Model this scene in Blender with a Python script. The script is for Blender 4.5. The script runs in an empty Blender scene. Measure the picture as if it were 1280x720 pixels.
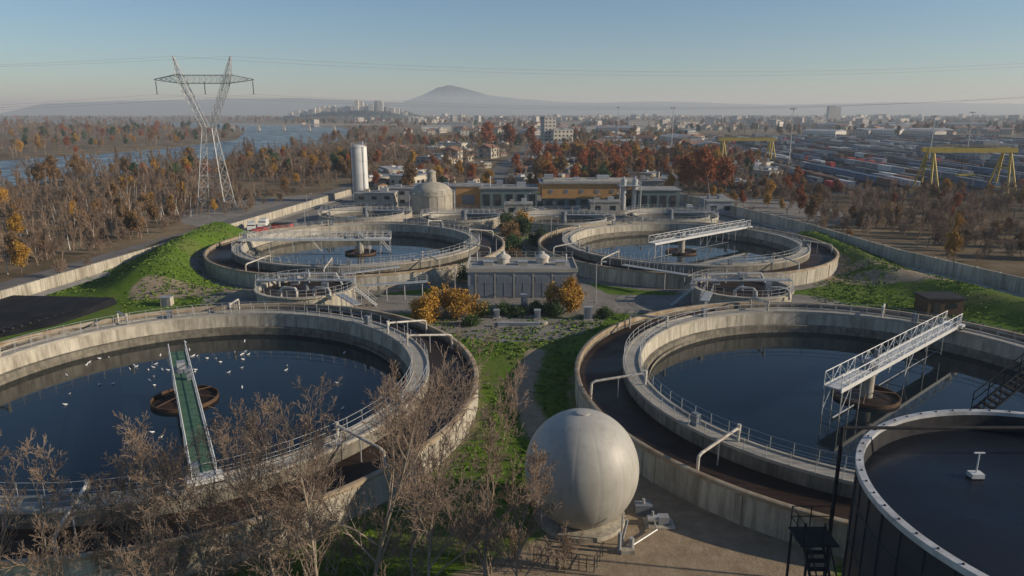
import bpy, numpy as np, math, random
from math import sin, cos, pi, radians, hypot, atan2, sqrt
random.seed(7); rng=np.random.default_rng(7)
scene=bpy.context.scene
scene.view_settings.view_transform='Standard'; scene.view_settings.look='None'; scene.view_settings.exposure=0
COL=scene.collection

# ------------------------------------------------------------------ materials
def nt(name):
    m=bpy.data.materials.new(name); m.use_nodes=True
    t=m.node_tree; b=t.nodes['Principled BSDF']; return m,t,b
def N(t,ty,**kw):
    n=t.nodes.new(ty)
    for k,v in kw.items(): setattr(n,k,v)
    return n
def noise(t,vec,scale,detail=4,rough=.6,dist=0):
    n=N(t,'ShaderNodeTexNoise'); n.inputs['Scale'].default_value=scale; n.inputs['Detail'].default_value=detail
    n.inputs['Roughness'].default_value=rough; n.inputs['Distortion'].default_value=dist
    t.links.new(vec,n.inputs['Vector']); return n.outputs['Fac']
def ramp(t,fac,stops,interp='LINEAR'):
    r=N(t,'ShaderNodeValToRGB'); r.color_ramp.interpolation=interp
    e=r.color_ramp.elements
    e[0].position=stops[0][0]; e[0].color=(*stops[0][1],1)
    e[1].position=stops[-1][0]; e[1].color=(*stops[-1][1],1)
    for p,c in stops[1:-1]:
        q=e.new(p); q.color=(*c,1)
    t.links.new(fac,r.inputs['Fac']); return r.outputs['Color']
def mixc(t,fac,a,b,bt='MIX'):
    n=N(t,'ShaderNodeMix',data_type='RGBA',blend_type=bt)
    if isinstance(fac,(int,float)): n.inputs[0].default_value=fac
    else: t.links.new(fac,n.inputs[0])
    for i,v in ((6,a),(7,b)):
        if isinstance(v,tuple): n.inputs[i].default_value=(*v,1)
        else: t.links.new(v,n.inputs[i])
    return n.outputs[2]
def mapping(t,vec,scale):
    n=N(t,'ShaderNodeMapping'); n.inputs['Scale'].default_value=scale; t.links.new(vec,n.inputs['Vector']); return n.outputs[0]
def pos(t): return N(t,'ShaderNodeNewGeometry').outputs['Position']
def bump(t,b,h,strength,dist=.05):
    n=N(t,'ShaderNodeBump'); n.inputs['Strength'].default_value=strength; n.inputs['Distance'].default_value=dist
    t.links.new(h,n.inputs['Height']); t.links.new(n.outputs[0],b.inputs['Normal'])
def simple(name,c1,c2,scale=1.,rough=.8,metal=0,spec=.3,bmp=0,streak=None,rnd=0,sk=.75):
    m,t,b=nt(name); p=pos(t)
    f=noise(t,p,scale,6,.65)
    c=ramp(t,f,[(.3,c1),(.7,c2)])
    if streak:
        s=noise(t,mapping(t,p,(1.3,1.3,.1)),1.2,6,.75)
        c=mixc(t,ramp(t,s,[(.43,(0,0,0)),(.66,(sk,sk,sk))]),c,streak)
        s2=noise(t,mapping(t,p,(.25,.25,.1)),1,4,.7)
        c=mixc(t,ramp(t,s2,[(.48,(0,0,0)),(.68,(sk*.75,)*3)]),c,streak)
    if rnd:
        o=N(t,'ShaderNodeObjectInfo')
        mr=N(t,'ShaderNodeMapRange'); mr.inputs[3].default_value=1-rnd; mr.inputs[4].default_value=1+rnd
        t.links.new(o.outputs['Random'],mr.inputs[0])
        mm=N(t,'ShaderNodeVectorMath',operation='SCALE'); t.links.new(c,mm.inputs[0]); t.links.new(mr.outputs[0],mm.inputs['Scale']); c=mm.outputs[0]
    t.links.new(c,b.inputs['Base Color'])
    b.inputs['Roughness'].default_value=rough; b.inputs['Metallic'].default_value=metal
    b.inputs['Specular IOR Level'].default_value=spec
    if bmp: bump(t,b,noise(t,p,scale*6,5),bmp,.05)
    return m
M={}
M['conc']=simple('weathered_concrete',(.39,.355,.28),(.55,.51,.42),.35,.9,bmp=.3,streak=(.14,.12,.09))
M['cope']=simple('stained_coping',(.24,.155,.075),(.44,.38,.29),.7,.9,bmp=.3)
M['walk']=simple('walkway_concrete',(.26,.24,.20),(.44,.41,.35),.5,.9,bmp=.3)
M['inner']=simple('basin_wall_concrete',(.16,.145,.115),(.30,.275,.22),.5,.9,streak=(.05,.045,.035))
M['rail']=simple('galvanised_rail',(.33,.34,.34),(.45,.46,.46),2,.5,.3)
M['steel']=simple('pale_painted_steel',(.50,.50,.48),(.66,.66,.64),1.5,.5)
M['pipe']=simple('cream_pipe_paint',(.50,.48,.42),(.66,.64,.58),1.5,.5,streak=(.25,.18,.12))
M['green']=simple('green_grating',(.04,.11,.065),(.10,.18,.115),1.2,.8)
M['dark']=simple('dark_steel',(.02,.02,.022),(.045,.045,.047),2,.8,spec=.15)
M['black']=simple('black_liner',(.008,.008,.009),(.022,.022,.024),.4,.8,spec=.15)
M['rust']=simple('rusty_brown_steel',(.06,.035,.02),(.12,.07,.04),2,.8)
M['asph']=simple('roof_felt',(.20,.2,.19),(.34,.33,.31),.4,.9)
M['grey']=simple('grey_cladding',(.24,.25,.265),(.31,.32,.34),.5,.6)
M['greyd']=simple('grey_blue_door',(.14,.16,.18),(.19,.21,.235),.8,.5)
M['beige']=simple('beige_render',(.38,.34,.27),(.50,.46,.38),.5,.85,streak=(.25,.22,.17))
M['orange']=simple('orange_cladding',(.40,.21,.075),(.50,.28,.11),.4,.7)
M['teal']=simple('green_grey_cladding',(.11,.145,.14),(.16,.20,.19),.5,.6)
M['glass']=simple('dark_glass',(.015,.02,.025),(.03,.04,.05),1,.1,spec=.6)
M['white']=simple('white_paint',(.60,.60,.57),(.74,.74,.71),.6,.5,streak=(.42,.39,.34),sk=.55)
M['yellow']=simple('yellow_crane_paint',(.38,.28,.05),(.50,.37,.08),.5,.6)
M['red']=simple('red_paint',(.45,.04,.03),(.5,.07,.05),1,.5)
M['blue']=simple('blue_paint',(.06,.10,.17),(.09,.15,.24),.5,.5)
M['teer']=simple('terracotta_roof',(.20,.10,.065),(.30,.165,.11),.3,.9,rnd=.25)
M['wallc']=simple('cream_house_wall',(.38,.34,.27),(.50,.46,.38),.2,.9,rnd=.25)
M['roofl']=simple('light_shed_roof',(.20,.21,.22),(.36,.36,.36),.1,.8,rnd=.3)
M['lattice']=simple('lattice_steel',(.33,.34,.34),(.43,.44,.44),.5,.5,.2)
M['wire']=simple('cable',(.12,.12,.12),(.16,.16,.16),.5,.6)
M['bark']=simple('grey_bark',(.20,.16,.12),(.36,.30,.235),1.5,.9)
M['twig']=simple('winter_twig',(.21,.15,.11),(.35,.265,.20),.6,.9)
M['wbark']=simple('far_bark',(.16,.11,.075),(.29,.215,.155),.1,.95,rnd=.4)
M['pale']=simple('pale_bark',(.42,.39,.34),(.58,.55,.49),2,.9)
M['leafO']=simple('golden_leaf',(.30,.15,.02),(.48,.28,.045),.7,.8,rnd=.2)
M['leafR']=simple('russet_leaf',(.22,.06,.02),(.38,.13,.035),.4,.8,rnd=.25)
M['leafB']=simple('brown_leaf',(.15,.085,.035),(.27,.165,.07),.4,.9,rnd=.3)
M['leafG']=simple('evergreen_leaf',(.025,.05,.015),(.06,.11,.035),.5,.8,rnd=.3)
M['hedge']=simple('hedge_leaf',(.02,.045,.012),(.07,.12,.03),1.2,.8)
M['grassb']=simple('grass_blades',(.065,.135,.014),(.15,.215,.035),.5,.9)
M['bird']=simple('white_feather',(.7,.7,.7),(.78,.78,.78),5,.8)
M['cityw']=simple('city_block_wall',(.42,.39,.35),(.56,.53,.48),.05,.9,rnd=.25)
M['hill']=simple('distant_hill_scrub',(.04,.055,.05),(.08,.09,.08),.002,1)
M['ballast']=simple('rail_ballast',(.06,.055,.05),(.11,.10,.095),.05,1)
M['road']=simple('road_asphalt',(.12,.11,.10),(.19,.175,.16),.3,.9)
M['wagA']=simple('pale_wagon_paint',(.22,.23,.24),(.34,.35,.36),.3,.7,rnd=.5)
M['wagB']=simple('grey_wagon_paint',(.08,.09,.105),(.13,.145,.16),.3,.7,rnd=.5)
M['wagC']=simple('brown_wagon_paint',(.14,.07,.045),(.20,.11,.075),.3,.8,rnd=.4)
m,t,b=nt('gasholder_membrane'); p=pos(t)
c=ramp(t,noise(t,p,.5,5),[(.3,(.35,.335,.295)),(.7,(.44,.425,.38))])
s=noise(t,mapping(t,p,(1.5,1.5,.2)),1.5,5)
c=mixc(t,ramp(t,s,[(.5,(0,0,0)),(.8,(.5,.5,.5))]),c,(.24,.22,.18))
t.links.new(c,b.inputs['Base Color']); b.inputs['Roughness'].default_value=.5; M['membrane']=m
def water(name,c1,c2,rough,bs,scale=1.2,spec=.5):
    m,t,b=nt(name); p=pos(t)
    c=ramp(t,noise(t,p,.15,6,.7,.6),[(.35,c1),(.7,c2)])
    t.links.new(c,b.inputs['Base Color'])
    rr=ramp(t,noise(t,p,.05,4,.6,1.),[(.4,(rough,)*3),(.65,(rough*2.2,)*3)]); t.links.new(rr,b.inputs['Roughness'])
    b.inputs['IOR'].default_value=1.33; b.inputs['Specular IOR Level'].default_value=spec
    bump(t,b,noise(t,p,scale,3),bs,.02); return m
M['water']=water('clarifier_water',(.003,.009,.014),(.007,.015,.020),.03,.12)
M['river']=water('river_water',(.05,.065,.075),(.07,.085,.095),.2,.6,.6,.4)
M['liquor']=water('activated_sludge_liquor',(.020,.013,.010),(.055,.034,.023),.4,.6,2.5,.3)
M['poolw']=water('dark_cover_water',(.005,.008,.014),(.012,.016,.026),.25,.1,.8,.35)
M['tankd']=simple('dark_tank_cladding',(.030,.032,.038),(.05,.052,.06),.5,.5,spec=.2)
M['rimw']=simple('worn_white_rim',(.28,.28,.28),(.58,.58,.57),1.1,.5)

# ------------------------------------------------------------------ builder
class MB:
    def __init__(s): s.v=[];s.f=[];s.m=[];s.mats=[]
    def mi(s,k):
        if k not in s.mats: s.mats.append(k)
        return s.mats.index(k)
    def add(s,vs,fs,k):
        o=len(s.v); s.v.extend(vs); i=s.mi(k)
        for f in fs: s.f.append(tuple(a+o for a in f)); s.m.append(i)
    def box(s,cx,cy,z0,sx,sy,sz,k,rot=0):
        c,n=cos(rot),sin(rot); vs=[]
        for dz in (0,sz):
            for dx,dy in ((-.5,-.5),(.5,-.5),(.5,.5),(-.5,.5)):
                x=dx*sx;y=dy*sy
                vs.append((cx+x*c-y*n,cy+x*n+y*c,z0+dz))
        s.add(vs,[(0,3,2,1),(4,5,6,7),(0,1,5,4),(1,2,6,5),(2,3,7,6),(3,0,4,7)],k)
    def tube(s,a,b,r,k,n=6,r1=None):
        a=np.array(a,float);b=np.array(b,float);d=b-a;L=np.linalg.norm(d)
        if L<1e-6:return
        d/=L; u=np.cross(d,(0,0,1.) if abs(d[2])<.9 else (1.,0,0)); u/=np.linalg.norm(u); w=np.cross(d,u)
        r1=r if r1 is None else r1; vs=[]
        for q,R in ((a,r),(b,r1)):
            for i in range(n):
                t_=2*pi*i/n; vs.append(tuple(q+R*(cos(t_)*u+sin(t_)*w)))
        fs=[(i,(i+1)%n,n+(i+1)%n,n+i) for i in range(n)]
        fs+=[tuple(range(n))[::-1],tuple(range(n,2*n))]
        s.add(vs,fs,k)
    def path(s,pts,r,k,n=8):
        for a,b in zip(pts[:-1],pts[1:]): s.tube(a,b,r,k,n)
    def lathe(s,cx,cy,prof,k,n=160):
        vs=[(cx+r*cos(2*pi*i/n),cy+r*sin(2*pi*i/n),z) for r,z in prof for i in range(n)]
        fs=[(j*n+i,j*n+(i+1)%n,(j+1)*n+(i+1)%n,(j+1)*n+i) for j in range(len(prof)-1) for i in range(n)]
        s.add(vs,fs,k)
    def disc(s,cx,cy,z,r,k,n=96):
        s.add([(cx+r*cos(2*pi*i/n),cy+r*sin(2*pi*i/n),z) for i in range(n)],[tuple(range(n))],k)
    def quad(s,pts,k): s.add([tuple(p) for p in pts],[tuple(range(len(pts)))],k)
    def ringrail(s,cx,cy,r,z,h,k='rail',step=1.8,rr=.03):
        n=max(6,int(2*pi*r/step)); P=[(cx+r*cos(2*pi*i/n),cy+r*sin(2*pi*i/n)) for i in range(n+1)]
        for (x,y) in P[:-1]: s.tube((x,y,z),(x,y,z+h),rr,k,4)
        for hh in (h,h*.5):
            for a,b in zip(P[:-1],P[1:]): s.tube((*a,z+hh),(*b,z+hh),rr*.9,k,4)
    def rail(s,a,b,h,k='rail',step=1.5,rr=.03):
        a=np.array(a,float);b=np.array(b,float);n=max(1,int(np.linalg.norm(b-a)/step))
        for i in range(n+1):
            q=a+(b-a)*i/n; s.tube(q,q+(0,0,h),rr,k,4)
        for hh in (h,h*.5): s.tube(a+(0,0,hh),b+(0,0,hh),rr*.9,k,4)
    def build(s,name,origin=(0,0,0),smooth=None):
        me=bpy.data.meshes.new(name); o=origin
        me.from_pydata([(x-o[0],y-o[1],z-o[2]) for x,y,z in s.v],[],s.f)
        for k in s.mats: me.materials.append(M[k])
        me.polygons.foreach_set('material_index',s.m); me.update()
        if smooth:
            me.shade_smooth(); me.set_sharp_from_angle(angle=radians(smooth))
        ob=bpy.data.objects.new(name,me); ob.location=o; COL.objects.link(ob); return ob

# ------------------------------------------------------------------ ground
TANKS=[(37.5,69.8),(-34.3,68.9),(36.3,148.7),(-32.3,147.8)]
def segd(x,y,a,b):
    ax,ay=a;bx,by=b; L=(bx-ax)**2+(by-ay)**2
    t_=np.clip(((x-ax)*(bx-ax)+(y-ay)*(by-ay))/L,0,1)
    return np.hypot(x-ax-t_*(bx-ax),y-ay-t_*(by-ay))
def pathd(x,y,P):
    d=np.full(np.shape(x),1e9)
    for a,b in zip(P[:-1],P[1:]): d=np.minimum(d,segd(x,y,a,b))
    return d
def height(x,y):
    h=np.zeros_like(x)
    h+=4.2*np.exp(-(pathd(x,y,[(-71,168),(-68,140),(-62,122)])/6.5)**2)
    h+=1.5*np.exp(-(pathd(x,y,[(-64,117),(-46,112)])/5)**2)
    h+=2.4*np.exp(-(pathd(x,y,[(71,165),(69,128),(76,108),(80,92)])/5.5)**2)
    h+=.12*np.sin(x*.5+np.sin(y*.3)*2)*np.sin(y*.43+1)*(pathd(x,y,[(-71,168),(-68,140),(-62,122)])<16)
    for cx,cy in TANKS:
        d=np.hypot(x-cx,y-cy); h*=np.clip((d-30.9)/5,0,1)
    return h
RIVER=[(-214,150),(-206,300),(-200,335),(-184,405),(-176,520),(-180,785),(-225,1080),(-330,1400),(-700,1900),(-1500,2300),
       (-1500,2000),(-850,1650),(-480,1250),(-400,1080),(-300,785),(-287,580),(-318,455),(-350,330),(-360,150)]
def inpoly(x,y,P):
    c=np.zeros(np.shape(x),bool); n=len(P); j=n-1
    for i in range(n):
        xi,yi=P[i];xj,yj=P[j]
        cond=((yi>y)!=(yj>y))&(x<(xj-xi)*(y-yi)/(yj-yi+1e-12)+xi)
        c^=cond; j=i
    return c
def axis(lo,hi,far0,far1,step=1.25,g=1.12):
    a=list(np.arange(lo,hi+.01,step)); s=step; p=hi
    while p<far1: s*=g; p+=s; a.append(p)
    s=step;p=lo;b=[]
    while p>far0: s*=g; p-=s; b.append(p)
    return np.array(b[::-1]+a)
gx=axis(-110,120,-14000,14000); gy=axis(15,275,-1500,16000)
X,Y=np.meshgrid(gx,gy); Z=height(X,Y)
nx,ny=len(gx),len(gy)
me=bpy.data.meshes.new('ground')
idx=np.arange(nx*ny).reshape(ny,nx)
F=np.stack([idx[:-1,:-1],idx[:-1,1:],idx[1:,1:],idx[1:,:-1]],-1).reshape(-1,4)
me.vertices.add(nx*ny); me.vertices.foreach_set('co',np.stack([X,Y,Z],-1).ravel())
me.loops.add(F.size); me.loops.foreach_set('vertex_index',F.ravel())
me.polygons.add(len(F)); me.polygons.foreach_set('loop_start',np.arange(0,F.size,4)); 
me.polygons.foreach_set('use_smooth',np.ones(len(F),bool))
me.update(calc_edges=True)
def sm(d,w,e=2.0): return np.clip((w-d)/e+.5,0,1)
dirt=np.zeros_like(X); asph=np.zeros_like(X)
for P,w in (([(14,46),(8,38),(-4,30)],9),([(8,44),(4,56),(1,72),(3,86)],1.3),([(12,42),(14,30)],7),([(60,126),(76,118)],3),
            ([(-60,113),(-40,113)],3),([(66,133),(74,126)],3)):
    dirt=np.maximum(dirt,sm(pathd(X,Y,P),w,2.5))
for P,w in (([(-44,109.5),(48,109.5)],5.5),([(-6,112),(-3,130),(2,150),(2,270)],6),([(12,112),(6,130)],5),([(-60,222),(60,222)],42),
            ([(-32,178),(-50,200)],14),([(40,178),(60,200)],12),([(-64,178),(-64,230)],7),([(0,104),(0,112)],14)):
    asph=np.maximum(asph,sm(pathd(X,Y,P),w,2.0))
for cx,cy in TANKS[2:]:
    asph=np.maximum(asph,sm(np.hypot(X-cx,Y-cy),33.2,1.5))
for cx,cy in TANKS[:2]:
    dirt=np.maximum(dirt,.5*sm(np.hypot(X-cx,Y-cy),32.0,1.5))
WALL_L=[(-88,60),(-85,90),(-81.8,109),(-61.8,248),(-58,272)]
WALL_R=[(100,60),(94,88),(85.6,114.6),(78,140),(73,178),(57.3,241),(50,270)]
PLANT=WALL_L+WALL_R[::-1]+[(100,0),(-88,0)]
scrub=1-inpoly(X,Y,PLANT).astype(float)
ca=me.color_attributes.new('mask','FLOAT_COLOR','POINT')
ca.data.foreach_set('color',np.stack([dirt,asph,scrub,np.ones_like(X)],-1).ravel())
m,t,b=nt('ground_soil_and_grass'); p=pos(t)
at=N(t,'ShaderNodeAttribute',attribute_name='mask'); sp=N(t,'ShaderNodeSeparateColor'); t.links.new(at.outputs['Color'],sp.inputs[0])
nf=noise(t,p,.35,8,.7)
def thr(o,lo=.35,hi=.65):
    a=N(t,'ShaderNodeMath',operation='ADD'); t.links.new(o,a.inputs[0])
    q=N(t,'ShaderNodeMath',operation='MULTIPLY_ADD'); t.links.new(nf,q.inputs[0]); q.inputs[1].default_value=.9; q.inputs[2].default_value=-.45
    t.links.new(q.outputs[0],a.inputs[1])
    mr=N(t,'ShaderNodeMapRange'); mr.inputs[1].default_value=lo; mr.inputs[2].default_value=hi; t.links.new(a.outputs[0],mr.inputs[0]); return mr.outputs[0]
g=ramp(t,noise(t,p,1.1,8,.75),[(.3,(.05,.105,.010)),(.5,(.095,.165,.017)),(.72,(.15,.205,.035))])
g=mixc(t,ramp(t,noise(t,p,.09,6,.6,.5),[(.53,(0,0,0)),(.73,(.7,.7,.7))]),g,(.19,.155,.08))
dcol=ramp(t,noise(t,p,.8,8,.7),[(.3,(.25,.19,.125)),(.7,(.41,.33,.235))])
acol=ramp(t,noise(t,p,.25,8,.7),[(.3,(.17,.155,.135)),(.7,(.31,.29,.255))])
scol=ramp(t,noise(t,p,.06,8,.7),[(.3,(.10,.08,.045)),(.48,(.18,.14,.085)),(.6,(.25,.20,.13)),(.75,(.10,.14,.04))])
big=ramp(t,noise(t,p,.006,5,.6),[(.4,(.75,.72,.7)),(.6,(1.15,1.1,1.05))])
scol=mixc(t,1.0,scol,big,'MULTIPLY')
c=mixc(t,sp.outputs['Blue'],g,scol); c=mixc(t,thr(sp.outputs['Green']),c,acol); c=mixc(t,thr(sp.outputs['Red']),c,dcol)
t.links.new(c,b.inputs['Base Color']); b.inputs['Roughness'].default_value=1; b.inputs['Specular IOR Level'].default_value=.1
bump(t,b,noise(t,p,2.5,8,.8),.9,.25)
me.materials.append(m)
ob=bpy.data.objects.new('ground',me); COL.objects.link(ob)

def strip(name,P,w,z,k):
    mb=MB(); n=len(P); L=[];R=[]
    for i in range(n):
        a=np.array(P[max(0,i-1)]);c_=np.array(P[min(n-1,i+1)]); d=(c_-a)/np.linalg.norm(c_-a); nn=np.array([-d[1],d[0]])
        L.append((*(np.array(P[i])+nn*w/2),z)); R.append((*(np.array(P[i])-nn*w/2),z))
    for i in range(n-1): mb.quad([R[i],R[i+1],L[i+1],L[i]],k)
    return mb.build(name)
mb=MB(); mb.quad([(x,y,.06) for x,y in RIVER][::-1],'river'); mb.build('river')
RIVROAD=[(-185,150),(-186,270),(-178,335),(-160,405),(-150,520),(-155,785)]
SROAD=[(-98,60),(-92,109),(-72,248),(-66,300),(-60,420)]; TROAD=[(-10,275),(-5,400),(20,700),(60,1400)]
EROAD=[(108,60),(102,92),(93,118),(86,143),(81,180),(66,245),(60,300)]
strip('riverside_road',RIVROAD,6,.05,'road')
strip('service_road',SROAD,4.5,.05,'road')
strip('service_road',EROAD,4.5,.05,'road')
strip('town_road',TROAD,8,.05,'road')
YARD=[(112,262),(250,246),(640,600),(640,860),(215,860),(150,455)]
mb=MB(); mb.quad([(x,y,.05) for x,y in YARD],'ballast'); mb.build('rail_yard')

# ------------------------------------------------------------------ perimeter walls
def wall(name,P,h,th,k='conc',panel=4.0):
    mb=MB()
    for a,b_ in zip(P[:-1],P[1:]):
        L=hypot(b_[0]-a[0],b_[1]-a[1]); n=max(1,int(L/panel)); an=atan2(b_[1]-a[1],b_[0]-a[0])
        for i in range(n):
            t_=(i+.5)/n; x=a[0]+(b_[0]-a[0])*t_; y=a[1]+(b_[1]-a[1])*t_
            mb.box(x,y,-.2,L/n-.22,th,h+.2,k,an)
            t_=i/n; mb.box(a[0]+(b_[0]-a[0])*t_,a[1]+(b_[1]-a[1])*t_,-.2,.21,th+.14,h+.3,k,an)
    return mb.build(name)
wall('perimeter_wall',WALL_L,2.2,.5); wall('perimeter_wall',WALL_R,3.0,.4,'conc')
strip('wall_path',[(x+2.2,y) for x,y in WALL_L],2.6,.32,'walk'); strip('wall_path',[(x-1.8,y) for x,y in WALL_R],2.2,.34,'walk')

# ------------------------------------------------------------------ clarifiers
def clarifier(cx,cy,ang,ext,pipes,deck='steel',tall=1.5,nm='clarifier_tank'):
    mb=MB(); zw=.6
    mb.lathe(cx,cy,[(30.7,-.3),(30.7,2.45)],'conc',200)
    mb.lathe(cx,cy,[(30.7,2.45),(30.8,2.5),(30.8,2.75),(30.72,2.8),(30.35,2.8),(30.3,2.75),(30.3,2.3)],'cope',200)
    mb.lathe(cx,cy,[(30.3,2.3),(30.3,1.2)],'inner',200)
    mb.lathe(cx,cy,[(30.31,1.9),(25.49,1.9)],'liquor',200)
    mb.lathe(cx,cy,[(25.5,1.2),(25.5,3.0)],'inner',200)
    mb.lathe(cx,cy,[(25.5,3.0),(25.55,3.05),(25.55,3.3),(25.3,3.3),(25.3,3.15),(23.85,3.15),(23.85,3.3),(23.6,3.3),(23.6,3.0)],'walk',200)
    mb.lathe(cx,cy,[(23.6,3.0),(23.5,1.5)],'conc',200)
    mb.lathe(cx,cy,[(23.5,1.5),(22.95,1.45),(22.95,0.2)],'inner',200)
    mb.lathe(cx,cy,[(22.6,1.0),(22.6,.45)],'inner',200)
    mb.disc(cx,cy,zw,22.96,'water',160)
    mb.lathe(cx,cy,[(3.3,.3),(3.3,1.0),(3.2,1.0),(3.2,.3)],'rust',48)
    mb.disc(cx,cy,.72,3.2,'liquor',48)
    mb.lathe(cx,cy,[(.7,.3),(.7,3.4),(0,3.4)],'conc',24)
    for a in range(6):
        a=a*pi/3; mb.tube((cx+.7*cos(a),cy+.7*sin(a),1.3),(cx+3.25*cos(a),cy+3.25*sin(a),1.0),.06,'rust',4)
    mb.ringrail(cx,cy,25.42,3.3,1.1,step=1.9); mb.ringrail(cx,cy,23.72,3.3,1.1,step=1.9)
    for pa in pipes:
        a=radians(pa); C=lambda r,z:(cx+r*cos(a),cy+r*sin(a),z)
        mb.path([C(24.2,3.1),C(24.2,4.2),C(24.5,4.4),C(29.4,3.8),C(29.75,3.6),C(29.8,1.9)],.13,'pipe',8)
        mb.tube(C(24.2,4.0),C(24.2,4.7),.18,'pipe',8); mb.tube(C(27,1.9),C(27,4.0),.06,'rail',5)
    for i in range(24):
        a=i*2*pi/24+.05; mb.box(cx+30.72*cos(a),cy+30.72*sin(a),-.2,.1,.5,2.6,'conc',a)
    for i in range(5):
        a=radians(-150+i*67); mb.box(cx+24.6*cos(a),cy+24.6*sin(a),3.16,.5,.7,1.1,'greyd',a)
    mb.build(nm,(cx,cy,0),40)
    mb=MB(); ca,sa=cos(ang),sin(ang)
    P=lambda r,o,z:(cx+r*ca-o*sa,cy+r*sa+o*ca,z)
    r0,r1=-ext,24.9; mid=(r0+r1)/2
    zd=3.75
    mb.box(*P(mid,0,0)[:2],zd,r1-r0,1.5,.12,deck,ang)
    for o in (-.85,.85):
        mb.box(*P(mid,o,0)[:2],zd-.25,r1-r0,.12,.45,'steel',ang)
        n=int((r1-r0)/1.6)
        mb.tube(P(r0,o,zd+tall),P(r1,o,zd+tall),.06,'steel',4)
        mb.tube(P(r0,o,zd+tall*.5),P(r1,o,zd+tall*.5),.035,'steel',4)
        for i in range(n+1):
            r=r0+(r1-r0)*i/n; mb.tube(P(r,o,zd),P(r,o,zd+tall),.045,'steel',4)
            if i<n and tall>1.3:
                rn=r0+(r1-r0)*(i+1)/n
                mb.tube(P(r,o,zd+.1 if i%2 else zd+tall),P(rn,o,zd+tall if i%2 else zd+.1),.045,'steel',4)
    for r in (r0+.2,r0+2.2,r0+4.5,8,14,19):
        for o in (-.85,.85): mb.tube(P(r,o,zd),P(r,o,.2 if r<r0+5 else 1.1),.05,'rail',5)
        mb.tube(P(r,-.85,1.4),P(r,.85,1.4),.045,'rail',4)
    for r in (r0+.2,8): mb.tube(P(r,-.85,1.2),P(r+2,-.85,zd),.05,'rail',4); mb.tube(P(r,.85,1.2),P(r+2,.85,zd),.05,'rail',4)
    mb.tube(P(r0,-.3,.75),P(-3.4,-.3,.75),.1,'greyd',5); mb.tube(P(4,.3,.75),P(22,.3,.75),.06,'greyd',5)
    mb.tube(P(0,0,3.3),P(0,0,4.2),.9,'greyd',16); mb.box(*P(.0,0,0)[:2],4.2,1.0,.8,.7,'grey',ang); mb.box(*P(3,.5,0)[:2],3.88,.5,.4,1.2,'greyd',ang)
    mb.box(*P(24.6,0,0)[:2],3.5,1.2,2.6,.4,'steel',ang); mb.box(*P(24.2,-.6,0)[:2],3.9,.8,.6,.9,'greyd',ang)
    for o in (-1.1,1.1): mb.tube(P(24.3,o,3.5),P(24.9,o,3.5),.28,'dark',12)
    mb.build('scraper_bridge',(cx,cy,0))
clarifier(37.5,69.8,radians(41),8.2,[137,187,220,95,60,262,300,345])
clarifier(-34.3,68.9,radians(-62),7,[39,25,-36,130,165,100,-80,-120,200],'green',1.1)
clarifier(36.3,148.7,radians(40),10,[200,228,150,100,300,345,60])
clarifier(-32.3,147.8,radians(182),6.5,[310,340,20,60,120,240,270])

def thickener(cx,cy,flip):
    mb=MB()
    mb.lathe(cx,cy,[(7.6,-.2),(7.6,2.7),(7.9,2.8),(7.9,3.05),(7.2,3.05),(7.2,1.5)],'conc',64)
    mb.disc(cx,cy,2.3,7.22,'liquor',64); mb.ringrail(cx,cy,7.7,3.05,1.1,step=1.4)
    mb.box(cx,cy,3.9,15.6,1.3,.15,'rail'); mb.rail((cx-7.8,cy-.6,4.05),(cx+7.8,cy-.6,4.05),1.0); mb.rail((cx-7.8,cy+.6,4.05),(cx+7.8,cy+.6,4.05),1.0)
    mb.tube((cx,cy,2),(cx,cy,4.8),.4,'greyd',12); mb.box(cx,cy,4.5,1.2,1,.7,'grey')
    for s_ in (-2.5,2.5):
        mb.path([(cx+s_,cy-5,2.2),(cx+s_,cy-5,3.6),(cx+s_+.5,cy-5,4.0),(cx+s_+2.4,cy-5.6,4.0),(cx+s_+2.8,cy-6,3.6),(cx+s_+2.8,cy-6.4,2.4)],.2,'pipe',8)
    mb.path([(cx-5,cy+2,2.4),(cx-5,cy+2,4.4),(cx+4,cy+3,4.4),(cx+5,cy+3,2.4)],.2,'rail',8)
    mb.box(cx-3,cy+4,2.3,1.2,1.2,1.6,'grey'); mb.box(cx+3.5,cy-2,3.0,1,.8,1,'greyd'); mb.tube((cx-1,cy+5,2.3),(cx-1,cy+5,4.6),.12,'rail')
    x0=cx+flip*7.9
    for i in range(12): mb.box(x0+flip*(.15+i*.28),cy-1,2.9-i*.25,.28,1.0,.06,'steel')
    for o in (-1.5,-.5): mb.tube((x0,cy+o,3.9),(x0+flip*3.4,cy+o,1),.04,'rail',4); mb.tube((x0,cy+o,2.9),(x0+flip*3.4,cy+o,0),.06,'rail',4)
    mb.build('sludge_thickener',(cx,cy,0),40)
thickener(-32.8,109.2,1); thickener(36.6,109.2,-1)
def catwalk(a,b_,z):
    mb=MB(); a=np.array(a);b_=np.array(b_);d=(b_-a);L=np.linalg.norm(d);an=atan2(d[1],d[0]);n=np.array([-d[1],d[0]])/L*.6;c_=(a+b_)/2
    mb.box(c_[0],c_[1],z,L,1.2,.12,'rail',an)
    for s_ in (-1,1): mb.rail((*(a+n*s_),z+.12),(*(b_+n*s_),z+.12),1.1)
    for t_ in np.linspace(.08,.92,4):
        q=a+d*t_; mb.tube((*q,0),(*q,z),.1,'rail',6)
    mb.build('catwalk')
catwalk((-29,116.5),(-20,122.5),3.2); catwalk((-24,110),(-14,113),2.8); catwalk((30,104),(28,99),3.2); catwalk((-26,103),(-22,97),3.2); catwalk((30,115.5),(20,124),3.2)

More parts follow.
